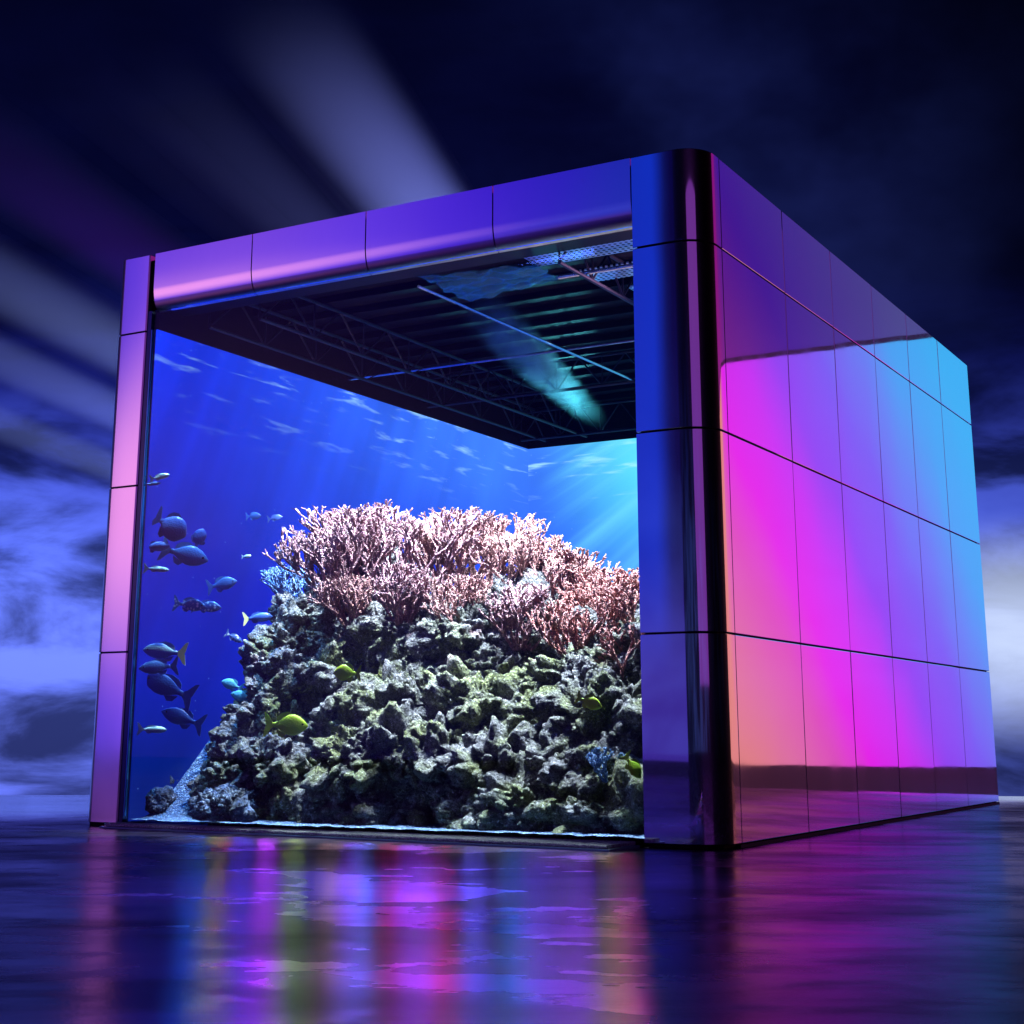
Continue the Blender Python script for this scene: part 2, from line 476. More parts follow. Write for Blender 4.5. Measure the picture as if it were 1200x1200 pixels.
def ground_mat():
    """one sheet: black wet screed around the building, pale glossier screed further out"""
    m, T = mat('wet_screed')
    p = T.new('ShaderNodeNewGeometry').outputs['Position']
    s = T.new('ShaderNodeSeparateXYZ', {'Vector': p})
    x, y = s.outputs['X'], s.outputs['Y']
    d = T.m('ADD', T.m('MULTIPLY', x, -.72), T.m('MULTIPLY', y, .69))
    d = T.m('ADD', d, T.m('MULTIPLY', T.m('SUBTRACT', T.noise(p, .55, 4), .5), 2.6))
    outer = T.smooth(d, 5.4, 8.4)
    q = T.mapping(T.mapping(p, rot=(0, 0, -YAW)), scale=(.6, 1.0, 1))
    n1 = T.noise(q, .8, 3, .5, .6)
    n2 = T.noise(q, 4.0, 5, .55, .3)
    wet = T.smooth(n1, .38, .64)
    c = T.mix(wet, (.012, .013, .017), (.026, .026, .034))
    c = T.mix(T.smooth(n2, .5, .72), c, (.036, .036, .042))
    grit = T.noise(p, 46, 3, .7)
    patch = T.noise(q, 9.0, 4, .6)
    c = T.mix(1.0, c, T.ramp(grit, [(.34, .35), (.62, 1.35)]), 'MULTIPLY')
    c = T.mix(1.0, c, T.ramp(patch, [(.34, .66), (.64, 1.2)]), 'MULTIPLY')
    c = T.mix(outer, c, (.62, .64, .70))
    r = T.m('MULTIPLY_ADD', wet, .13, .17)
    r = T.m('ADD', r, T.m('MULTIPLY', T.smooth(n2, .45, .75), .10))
    r = T.m('MULTIPLY', r, T.m('MULTIPLY_ADD', outer, -.72, 1.0))
    pit = T.smooth(T.noise(p, 38, 2), .28, .36)
    hg = T.m('ADD', T.m('ADD', T.m('MULTIPLY', n1, 1.7), T.m('MULTIPLY', n2, .10)), T.m('MULTIPLY', pit, .03))
    hg = T.m('ADD', hg, T.m('MULTIPLY', grit, .09))
    b = T.new('ShaderNodeBump', {'Height': hg, 'Strength': .16, 'Distance': .05}).outputs[0]
    fr = T.new('ShaderNodeFresnel', {'IOR': 1.45, 'Normal': b}).outputs[0]
    crack = T.smooth(T.noise(T.mapping(q, loc=(5, 2, 0), scale=(1.1, 1.5, 1)), .9, 5, .55, .3), .34, .56)
    fr = T.m('MULTIPLY', T.m('MINIMUM', fr, .31), T.m('MULTIPLY_ADD', crack, .38, .62))
    fr = T.m('ADD', T.m('MULTIPLY', fr, T.m('SUBTRACT', 1.0, outer)), T.m('MULTIPLY', outer, .8))
    fr = T.m('MULTIPLY', fr, T.m('MULTIPLY_ADD', T.smooth(x, 2.4, 4.0), -.65, 1.0))
    df = T.new('ShaderNodeBsdfDiffuse', {'Color': c, 'Normal': b})
    gl = T.new('ShaderNodeBsdfAnisotropic', {'Color': T.mix(outer, (.88, .68, 1.0), (1, 1, 1)), 'Roughness': r, 'Normal': b})
    out(T, T.new('ShaderNodeMixShader', {0: fr, 1: df.outputs[0], 2: gl.outputs[0]}).outputs[0])
    return m


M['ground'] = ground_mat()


def fish_mat(name, back, belly, stripe=None, spots=None):
    m, T = mat(name)
    p = T.new('ShaderNodeTexCoord').outputs['Object']
    s = T.new('ShaderNodeSeparateXYZ', {'Vector': p})
    c = T.mix(T.smooth(s.outputs['Z'], -.12, .14), belly, back)
    if stripe:
        wv = T.smooth(T.m('SINE', T.m('MULTIPLY', s.outputs['Z'], 48)), .2, .7)
        c = T.mix(wv, c, stripe)
    if spots:
        v = T.new('ShaderNodeTexVoronoi', {'Vector': p, 'Scale': 26}).outputs['Distance']
        c = T.mix(T.smooth(v, .42, .2), c, spots)
    v2 = T.new('ShaderNodeTexVoronoi', {'Vector': p, 'Scale': 60}).outputs['Distance']
    b = T.new('ShaderNodeBump', {'Height': v2, 'Strength': .25, 'Distance': .01}).outputs[0]
    out(T, T.new('ShaderNodeBsdfPrincipled', {'Base Color': c, 'Roughness': .35, 'Normal': b}).outputs[0])
    return m


M['f_blue'] = fish_mat('blue_fish_skin', (.08, .20, .46), (.03, .08, .30))
M['f_dark'] = fish_mat('navy_fish_skin', (.035, .09, .32), (.03, .07, .28))
M['f_spot'] = fish_mat('speckled_fish_skin', (.06, .14, .40), (.03, .08, .30), spots=(.5, .6, .7))
M['f_stripe'] = fish_mat('striped_fish_skin', (.05, .12, .36), (.06, .18, .60), stripe=(.30, .42, .48))
M['f_teal'] = fish_mat('teal_fish_skin', (.10, .46, .60), (.05, .22, .45))
M['f_yellow'] = fish_mat('yellow_fish_skin', (.44, .66, .04), (.50, .62, .03))
M['f_pale'] = fish_mat('pale_fish_skin', (.55, .68, .62), (.10, .20, .30))
M['fin_yellow'] = simple('yellow_fin', (.72, .70, .28), .4)
M['eye'] = simple('fish_eye', (.004, .004, .006), .1)


# ---------------------------------------------------------------- mesh helpers
def link(name, me, material=None, parent=None, smooth=False):
    if isinstance(me, bmesh.types.BMesh):
        bm, me = me, bpy.data.meshes.new(name)
        bm.normal_update()
        bm.to_mesh(me)
        bm.free()
    if material: me.materials.append(material)
    o = bpy.data.objects.new(name, me)
    col.objects.link(o)
    if parent: o.parent = parent
    if smooth: me.polygons.foreach_set('use_smooth', [True] * len(me.polygons))
    return o


def tag(o, label=None, cat=None, group=None, kind=None):
    for k, v in (('label', label), ('category', cat), ('group', group), ('kind', kind)):
        if v: o[k] = v
    return o


def empty(name, loc=(0, 0, 0), rot=(0, 0, 0)):
    o = bpy.data.objects.new(name, None)
    o.empty_display_size = .2
    o.location, o.rotation_euler = loc, rot
    col.objects.link(o)
    return o


def box(bm, x0, x1, y0, y1, z0, z1, bev=0.0):
    r = bmesh.ops.create_cube(bm, size=1.0)
    vs_ = r['verts']
    for v in vs_:
        v.co = Vector((x0 + (v.co.x + .5) * (x1 - x0), y0 + (v.co.y + .5) * (y1 - y0), z0 + (v.co.z + .5) * (z1 - z0)))
    if bev:
        es = list({e for v in vs_ for e in v.link_edges})
        bmesh.ops.bevel(bm, geom=es, offset=bev, segments=2, affect='EDGES', profile=.5)
    return bm


def bar(bm, p, q, r, n=8):
    p, q = Vector(p), Vector(q)
    d = q - p
    mt = Matrix.Translation((p + q) / 2) @ d.to_track_quat('Z', 'Y').to_matrix().to_4x4()
    bmesh.ops.create_cone(bm, cap_ends=True, segments=n, radius1=r, radius2=r, depth=d.length, matrix=mt)


def sweep_z(bm, prof, z0, z1, bev=.006):
    """closed plan outline raised from z0 to z1, its horizontal rims eased"""
    n = len(prof)
    c = Vector((sum(p[0] for p in prof) / n, sum(p[1] for p in prof) / n))
    rings = [(z0, bev), (z0 + bev, 0), (z1 - bev, 0), (z1, bev)]
    R_ = []
    for z, ins in rings:
        ring = []
        for i, (x, y) in enumerate(prof):
            a, b = Vector(prof[i - 1]), Vector(prof[(i + 1) % n])
            t = (b - a).normalized()
            nrm = Vector((t.y, -t.x))
            ring.append(bm.verts.new((x - nrm.x * ins, y - nrm.y * ins, z)))
        R_.append(ring)
    for a, b in zip(R_, R_[1:]):
        for i in range(n):
            j = (i + 1) % n
            bm.faces.new((a[i], a[j], b[j], b[i]))
    bm.faces.new(list(reversed(R_[0])))
    bm.faces.new(R_[-1])
    return bm


# ---------------------------------------------------------------- ground
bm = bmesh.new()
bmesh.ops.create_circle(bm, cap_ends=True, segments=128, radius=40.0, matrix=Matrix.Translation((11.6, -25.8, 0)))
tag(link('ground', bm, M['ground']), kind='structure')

# ---------------------------------------------------------------- the glowing building
W, D, H = 6.944, 9.655, 6.0
ROWS = [0.03, 1.724, 3.451, 5.134, 6.0]
COLS = [.405, 2.05, 3.55, 5.05, 6.5, 8.0, 9.655]
G = .007
hall = tag(empty('aquarium_pavilion'), 'box shaped pavilion clad in polished metal glowing purple, pink and blue, with a glazed front', 'pavilion')

# recessed dark core behind the joints
bm = bmesh.new()
box(bm, -.085, -.030, .36, D - .05, .0, 5.97)
link('wall_core', bm, M['seam'], hall)
bm = bmesh.new()
sweep_z(bm, [(-.66, .030), (-.3, .030), (-.16, .06), (-.06, .16), (-.030, .3), (-.030, .36), (-.1, .36), (-.66, .2)], 0, 5.97)
link('corner_core', bm, M['seam'], hall)
# side wall panels
for i in range(6):
    for j in range(4):
        bm = bmesh.new()
        box(bm, -.028, 0, COLS[i] + G, COLS[i + 1] - G, ROWS[j] + G, ROWS[j + 1] - (G if j < 3 else 0), .005)
        mid = Vector((0, (COLS[i] + COLS[i + 1]) / 2, (ROWS[j] + ROWS[j + 1]) / 2))
        bmesh.ops.rotate(bm, verts=bm.verts, cent=mid, matrix=Euler((0, random.uniform(-1, 1) * .0016, random.uniform(-1, 1) * .0016)).to_matrix())
        link('wall_panel', bm, M['panel'], hall)
# rounded corner pillar, four rows
rc = .29
arc = [(-rc + rc * math.sin(t), rc - rc * math.cos(t)) for t in [i / 20 * math.pi / 2 for i in range(21)]]
arc2 = [(-rc + (rc - .028) * math.sin(t), rc - (rc - .028) * math.cos(t)) for t in [i / 20 * math.pi / 2 for i in range(21)]]
prof = [(-.69, 0)] + arc + [(0, COLS[0] - G)] + [(-.028, COLS[0] - G)] + arc2[::-1] + [(-.69, .028)]
for j in range(4):
    o = link('corner_panel', sweep_z(bmesh.new(), prof, ROWS[j] + G, ROWS[j + 1] - (G if j < 3 else 0), .004), M['panel'], hall, True)
    o.data.set_sharp_from_angle(angle=R(30))
# left pillar, four rows
pl = .09
parc = [(-W + pl - pl * math.cos(t), pl - pl * math.sin(t)) for t in [i / 10 * math.pi / 2 for i in range(11)]]
prof = [(-W, .45)] + parc + [(-6.515, 0), (-6.502, .012), (-6.502, .20), (-6.80, .22), (-6.80, .45)]
for j in range(4):
    o = link('pillar_panel', sweep_z(bmesh.new(), prof, ROWS[j] + G, ROWS[j + 1] - (G if j < 3 else 0), .004), M['front'], hall, True)
    o.data.set_sharp_from_angle(angle=R(30))
bm = bmesh.new()
box(bm, -6.90, -6.53, .03, .44, 0, 5.97)
link('pillar_core', bm, M['seam'], hall)
# the pillar's return and the frame of the opening
bm = bmesh.new()
box(bm, -6.500, -6.447, .02, .10, .0, 5.36)
link('jamb', bm, M['frame'], hall)
bm = bmesh.new()
box(bm, -6.446, -6.428, .022, .05, .10, 5.15, .003)
link('jamb_trim', bm, simple('blue_trim', (.05, .25, .55), .15, .6), hall)
# fascia: four panels whose lower edge rolls back under the beam
FA = [.695, 2.15, 3.625, 5.075, 6.43]
fz, fr = 5.36, .12
for i in range(4):
    bm = bmesh.new()
    pts = [(0, 6.0), (0, 5.61), (.004, 5.57), (.010, 5.53), (.018, 5.49), (.030, 5.45), (.050, 5.41), (.080, 5.375), (.12, 5.36)]
    pts += [(.12, 5.39), (.075, 5.43), (.03, 5.60), (.03, 6.0)]
    x0, x1 = -FA[i + 1] + G, -FA[i] - G
    cap = [bm.verts.new((x0, y, z)) for y, z in pts]
    cap2 = [bm.verts.new((x1, y, z)) for y, z in pts]
    n = len(pts)
    for k in range(n):
        l = (k + 1) % n
        bm.faces.new((cap[k], cap[l], cap2[l], cap2[k]))
    bm.faces.new(cap[::-1]); bm.faces.new(cap2)
    bmesh.ops.recalc_face_normals(bm, faces=bm.faces)
    o = link('fascia_panel', bm, M['front'], hall, True)
    o.data.set_sharp_from_angle(angle=R(30))
bm = bmesh.new()
box(bm, -6.50, -.68, .08, .50, fz + .045, 5.96)
link('fascia_core', bm, M['seam'], hall)
# roof, far walls
bm = bmesh.new()
box(bm, -W + .1, -.09, .34, D - .05, 5.86, 5.96)
link('roof', bm, M['dark'], hall)
bm = bmesh.new()
box(bm, -W, -W + .12, .455, D, 0, 6.0, .01)
link('side_wall', bm, M['front'], hall)
bm = bmesh.new()
box(bm, -W + .125, -.032, D - .045, D, 0, 6.0, .01)
link('rear_wall', bm, M['panel'], hall)
bm = bmesh.new()
box(bm, -.125, .006, .36, D, -.02, .026)
link('skirting', bm, M['seam'], hall)
# video walls
LX, BY, ZT = -6.43, 8.35, 5.17
for nm, b, mm in (('video_wall', (LX - .05, LX, .105, BY, .05, ZT), M['screen_left']), ('video_wall', (LX, -.15, BY, BY + .05, .05, ZT), M['screen_back']),
                  ('video_wall', (-.20, -.15, .72, BY - .002, .05, ZT), M['screen_left'])):
    link(nm, box(bmesh.new(), *b), mm, hall)
bm = bmesh.new()
box(bm, LX - .06, LX + .01, .105, BY, ZT + .003, 5.85)
box(bm, LX + .011, -.15, BY - .01, BY + .06, ZT + .003, 5.85)
link('upper_wall', bm, M['deck'], hall)
# ribbed ceiling deck
bm = bmesh.new()
box(bm, LX + .012, -.20, .34, BY - .012, 5.78, 5.85)
for k in range(15):
    y = .62 + k * .52
    box(bm, LX + .014, -.20, y, y + .12, 5.70, 5.779)
link('ceiling', bm, M['deck'], hall)


def truss(p, q, h, n, name='roof_truss'):
    p, q = Vector(p), Vector(q)
    up = Vector((0, 0, h))
    bm = bmesh.new()
    bar(bm, p, q, .022)
    tr = link(name, bm, M['dark'], hall)
    bm = bmesh.new()
    bar(bm, p + up, q + up, .022)
    link('top_chord', bm, M['dark'], tr)
    bm = bmesh.new()
    for i in range(n):
        a, b = p.lerp(q, i / n), p.lerp(q, (i + 1) / n)
        bar(bm, a, a.lerp(b, .5) + up, .012, 6)
        bar(bm, a.lerp(b, .5) + up, b, .012, 6)
        bar(bm, a, a + up, .010, 6)
    link('web', bm, M['dark'], tr)


truss((-6.05, .5, 5.24), (-6.05, 8.2, 5.24), .42, 8)
truss((-5.35, .5, 5.24), (-5.35, 8.2, 5.24), .42, 8)
truss((-1.7, .5, 5.30), (-1.7, 8.2, 5.30), .38, 11)
truss((-6.3, 7.9, 5.22), (-.3, 7.9, 5.22), .42, 9)
truss((-6.3, 5.3, 5.26), (-.3, 5.3, 5.26), .40, 9)
bm = bmesh.new(); bar(bm, (-6.38, 3.55, 5.30), (-.3, 3.55, 5.30), .017)
link('tie_rod', bm, M['rod'], hall)
bm = bmesh.new(); bar(bm, (-3.28, .45, 5.28), (-3.15, 8.3, 5.28), .017)
link('tie_rod', bm, M['rod'], hall)
bm = bmesh.new(); bar(bm, (-2.0, 1.05, 5.34), (-.3, 1.05, 5.34), .022)
link('tie_rod', bm, M['rod'], hall)
# perforated lighting trays near the opening
for k, y in enumerate((.50, 1.35, 2.2, 3.0)):
    bm = bmesh.new()
    box(bm, -2.15 + k * .18, -.22, y, y + .42, 5.44 + .03 * k, 5.46 + .03 * k, .004)
    link('perforated_tray', bm, M['perf'], hall)
# pane and its tray
bm = bmesh.new()
box(bm, -6.404, -.692, .024, .044, .06, 5.355)
link('front_pane', bm, M['glass'], hall)
bm = bmesh.new()
sweep_z(bm, [(-6.50, -.24), (-.74, -.55), (-.74, .02), (-6.50, .02)], .0, .018, .004)
link('front_kerb', bm, M['tray'], hall)
link('sill', sweep_z(bmesh.new(), [(-6.46, -.215), (-.78, -.52), (-.78, .022), (-6.46, .022)], .020, .046, .008), M['sand'], hall)

# ---------------------------------------------------------------- sea bed
NX, NY = 150, 190
xs = np.linspace(LX + .004, -.205, NX)
ys = np.linspace(.047, BY - .004, NY)


def bed(x, y):
    s1 = min(1, max(0, (y - .22) / 1.35)); s1 = s1 * s1 * (3 - 2 * s1)
    s2 = min(1, max(0, (-4.4 - x) / 1.9)); s2 = s2 * s2 * (3 - 2 * s2)
    z = .075 + 0.85 * s1 * s2 + .35 * min(1, max(0, (y - 1) / 3))
    z += .05 * s1 * noise.noise((x * 1.7, y * 1.7, 3)) + .012 * noise.noise((x * 7, y * 7, 1))
    return z


me = bpy.data.meshes.new('sea_bed')
vv = [(x, y, bed(x, y)) for y in ys for x in xs]
ff = [(j * NX + i, j * NX + i + 1, (j + 1) * NX + i + 1, (j + 1) * NX + i) for j in range(NY - 1) for i in range(NX - 1)]
me.from_pydata(vv, [], ff)
tag(link('sea_bed', me, M['bed'], None, True), kind='structure')

# ---------------------------------------------------------------- reef rock
ICO = {}


def ico(n):
    if n not in ICO:
        bm = bmesh.new()
        bmesh.ops.create_icosphere(bm, subdivisions=n, radius=1)
        me = bpy.data.meshes.new('ico')
        bm.to_mesh(me)
        bm.free()
        c = np.empty(len(me.vertices) * 3); me.vertices.foreach_get('co', c)
        ICO[n] = (me, c.reshape(-1, 3))
    return ICO[n]


def boulder(name, c, r, material, parent, sub=6, seed=0, lump=1.0, rot=0.0):
    src, co = ico(sub)
    me = src.copy()
    me.name = name
    rx, ry, rz = r
    off = Vector((seed * 3.17, seed * 1.31, seed * 2.3))
    pts = np.empty_like(co)
    cr, sr = math.cos(rot), math.sin(rot)
    for i, (x, y, z) in enumerate(co):
        p = Vector((x * rx, y * ry, z * rz))
        q = p + off
        d = .17 * noise.noise(q * 2.0)
        d += .17 * (abs(noise.noise(q * 4.2)) * 1.7 - .3)
        d += .085 * (abs(noise.noise(q * 10.5 + Vector((5, 1, 2)))) * 1.7 - .25)
        d += .036 * (abs(noise.noise(q * 27 + Vector((2, 8, 3)))) * 1.7 - .25) + .010 * noise.noise(q * 60)
        d *= lump
        pts[i] = (p.x + x * d, p.y + y * d, p.z + z * d)
    X = pts[:, 0] * cr - pts[:, 1] * sr
    Y = pts[:, 0] * sr + pts[:, 1] * cr
    pts[:, 0], pts[:, 1] = X, Y
    pts += np.array(c)
    me.vertices.foreach_set('co', pts.ravel())
    me.update()
    return link(name, me, material, parent, True)


reef = tag(empty('reef_rock', (-3.3, 1.5, .08)), 'tall craggy reef of pale knobbly boulders behind the front glass', 'reef')


def inside(poly, x, y):
    c = False
    for (x0, y0), (x1, y1) in zip(poly, poly[1:] + poly[:1]):
        if (y0 > y) != (y1 > y) and x < (x1 - x0) * (y - y0) / (y1 - y0) + x0: c = not c
    return c


SIL = [(275, 975), (290, 885), (300, 800), (335, 730), (385, 690), (480, 688), (560, 700), (650, 716), (750, 735), (860, 740), (870, 975)]
rnd = random.Random(11)
spots = []
for row, py in enumerate(range(958, 670, -52)):
    for px in range(240 + (row % 2) * 38, 880, 78):
        X, Y = px + rnd.uniform(-15, 15), py + rnd.uniform(-13, 13)
        if inside(SIL, X, Y): spots.append((X, Y))
for k, (X, Y) in enumerate(spots):
    dep = .66 + (965 - Y) / 300 * 1.75 + rnd.uniform(-.18, .22)
    dep = max(dep, .66)
    p = at(X, Y, dep)
    s = rnd.uniform(.40, .62)
    p.y = max(p.y + .12, s + .30)
    p.x = min(p.x, -.45 - s * 1.3)
    o = boulder('boulder', p - reef.location, (s * rnd.uniform(1, 1.3), s * rnd.uniform(.85, 1.1), s * rnd.uniform(.62, .9)), M['rock'], reef,
                6 if X < 770 else 4, k + 1, rnd.uniform(.9, 1.3), rnd.uniform(0, 3))
# the hidden heart of the heap
for k, (X, Y, dep, s) in enumerate(((312, 785, 1.4, .3), (328, 752, 1.55, .28), (342, 725, 1.8, .28), (303, 815, 1.25, .28), (288, 842, 1.1, .30), (272, 885, .95, .28), (262, 920, .8, .27), (300, 900, .8, .3))):
    p = at(X, Y, dep)
    p.x += .16
    boulder('boulder', p - reef.location, (s * 1.1, s, s * .8), M['rock'], reef, 6, 70 + k, 1.1)
for k, (x, y, z, rx, ry, rz) in enumerate(((-4.4, 2.3, .7, 1.1, 1.0, 1.3), (-2.9, 2.6, .7, 1.3, 1.1, 1.3), (-1.4, 2.4, .6, 1.1, 1.1, 1.2))):
    boulder('boulder', Vector((x, y, z)) - reef.location, (rx, ry, rz), M['rock'], reef, 5, 90 + k, 1.4)


def loose_rock(px, py, dep, r, label, m, seed, name='rock', sunk=True):
    p = at(px, py, dep)
    if sunk: p.z = bed(p.x, p.y) + r[2] * .35
    root = boulder(name, (0, 0, 0), r, m, None, 6, seed, .8 if r[0] > .3 else .42)
    root.location = p
    tag(root, label, 'rock')
    return root


loose_rock(262, 952, .42, (.40, .24, .17), 'low dark blue rock with streaked face at the left foot of the reef', M['blue_rock'], 51)
loose_rock(192, 884, .75, (.17, .2, .12), 'upper of two dark blue rocks on the sand slope beside the left pillar', M['blue_rock'], 52)
loose_rock(186, 926, .50, (.17, .2, .12), 'lower of two dark blue rocks on the sand slope beside the left pillar', M['blue_rock'], 53)


# ---------------------------------------------------------------- corals
def coral(name, base, spread, length, depth, stems, material, seed, label, lean=(0, 0, 0), r0=.034, twig=.78, cat='coral', group=None):
    rn = random.Random(seed)
    V, F = [], []
    NS = 6

    def tube(p, d, L, r, lv):
        segs = 3
        ring0 = None
        for k in range(segs + 1):
            t = k / segs
            rr = r * (1 - .22 * t) * rn.uniform(.82, 1.22)
            if lv == 0 and k == segs: rr *= .55
            ax = d.orthogonal().normalized()
            ay = d.cross(ax)
            i0 = len(V)
            for s in range(NS):
                an = s / NS * 2 * math.pi + k * .3
                q = rr * rn.uniform(.75, 1.3)
                V.append(p + ax * math.cos(an) * q + ay * math.sin(an) * q)
            if ring0 is not None:
                for s in range(NS):
                    s2 = (s + 1) % NS
                    F.append((ring0 + s, ring0 + s2, i0 + s2, i0 + s))
            ring0 = i0
            if k < segs:
                d = (d + Vector((rn.uniform(-1, 1), rn.uniform(-1, 1), rn.uniform(-.6, 1))) * .16).normalized()
                p = p + d * (L / segs)
        F.append(tuple(ring0 + s for s in range(NS)))
        if lv > 0:
            for c in range(rn.choice((2, 2, 2, 3))):
                ax = Vector((rn.uniform(-1, 1), rn.uniform(-1, 1), rn.uniform(-.3, 1))).normalized()
                nd = (d + ax * rn.uniform(.45, .8)).normalized()
                tube(p, nd, L * twig * rn.uniform(.8, 1.15), r * .83, lv - 1)

    for s in range(stems):
        an = rn.uniform(0, 2 * math.pi)
        k = math.sqrt(rn.random()) * spread
        d = Vector((math.cos(an) * k, math.sin(an) * k, 1)) + Vector(lean)
        tube(Vector((math.cos(an), math.sin(an), -.2)) * (.30 if depth == 5 and r0 > .02 else .10) * k, d.normalized(), length * rn.uniform(.8, 1.15), r0, depth)
    cap = 3.0 * length
    for v in V:
        if v.z > cap: v.z = cap + (v.z - cap) * .4
    me = bpy.data.meshes.new(name)
    me.from_pydata([tuple(v) for v in V], [], F)
    o = link(name, me, material, None, True)
    o.location = base - Vector((0, 0, .07))
    return tag(o, label, cat, group)


CG = 'branching corals on top of the reef'
CL = [  # px, py, depth, spread, length, levels, stems, material, lean, label
    (405, 692, 1.9, .9, .26, 5, 19, 'coral_pink', (-.75, 0, .2), 'large pink branching coral fanning out at the left end of the reef top'),
    (442, 686, 2.3, .8, .295, 5, 19, 'coral_pink', (-.25, 0, .3), 'tallest pink branching coral, on the highest point of the reef'),
    (498, 694, 2.1, .8, .29, 5, 19, 'coral_pink', (.0, 0, .3), 'pink branching coral with thin upright twigs right of the highest coral'),
    (548, 698, 2.4, .7, .295, 5, 18, 'coral_tan', (.1, 0, .3), 'tan branching coral at the middle of the reef top, ending in a fuzzy knob'),
    (596, 712, 2.2, .7, .262, 5, 18, 'coral_tan', (.5, 0, .2), 'tan coral with stout fingers leaning right at mid reef top'),
    (645, 728, 2.3, .7, .245, 5, 18, 'coral_tan', (.5, 0, .2), 'tan finger coral leaning over a blue gap in the reef top'),
    (695, 742, 2.0, .7, .22, 5, 17, 'coral_rust', (.4, 0, .2), 'rust tinted branching coral just left of the corner pillar'),
    (742, 748, 1.9, .7, .21, 5, 17, 'coral_rust', (.1, 0, .2), 'rust tinted branching coral partly hidden by the corner pillar'),
    (470, 722, 1.65, .9, 0.198, 4, 19, 'coral_pink', (0, -.4, .1), 'short pink coral clump in front below the highest coral'),
    (540, 738, 1.7, .9, 0.198, 4, 19, 'coral_tan', (0, -.4, .1), 'short tan coral clump on the front of the reef below the middle coral'),
    (415, 728, 1.65, .9, 0.188, 4, 18, 'coral_tan', (-.2, -.4, .1), 'short tan coral clump under the left coral fan'),
    (612, 752, 1.7, .9, 0.208, 4, 19, 'coral_pink', (.2, -.4, .1), 'short pink coral clump below the leaning finger corals'),
    (680, 772, 1.6, .9, 0.208, 4, 18, 'coral_rust', (.2, -.4, .1), 'low rust coral clump on the right shoulder of the reef'),
    (735, 795, 1.45, .9, 0.178, 4, 10, 'coral_rust', (0, -.4, .1), 'lowest rust coral clump, against the corner pillar'),
]
for i, (px, py, dep, sp, ln, lv, st, mm, le, lab) in enumerate(CL):
    lean = RT * le[0] + FW * (-le[1]) * -1 + Vector((0, 0, le[2]))
    coral('branching_coral', at(px, py, dep), sp, ln, lv, st, M[mm], 100 + i, lab, lean, .023 if lv > 4 else .020, group=CG)
coral('lace_coral', at(352, 712, 2.2), .9, .17, 5, 10, M['coral_blue'], 300, 'blue lacy coral bush under the left pink coral fan', (-.3, 0, .1), .016, .8)
coral('lace_coral', at(712, 905, .6), .7, .09, 4, 8, M['coral_blue'], 301, 'blue lacy coral bush low beside the corner pillar', (0, -.2, .1), .014, .8)


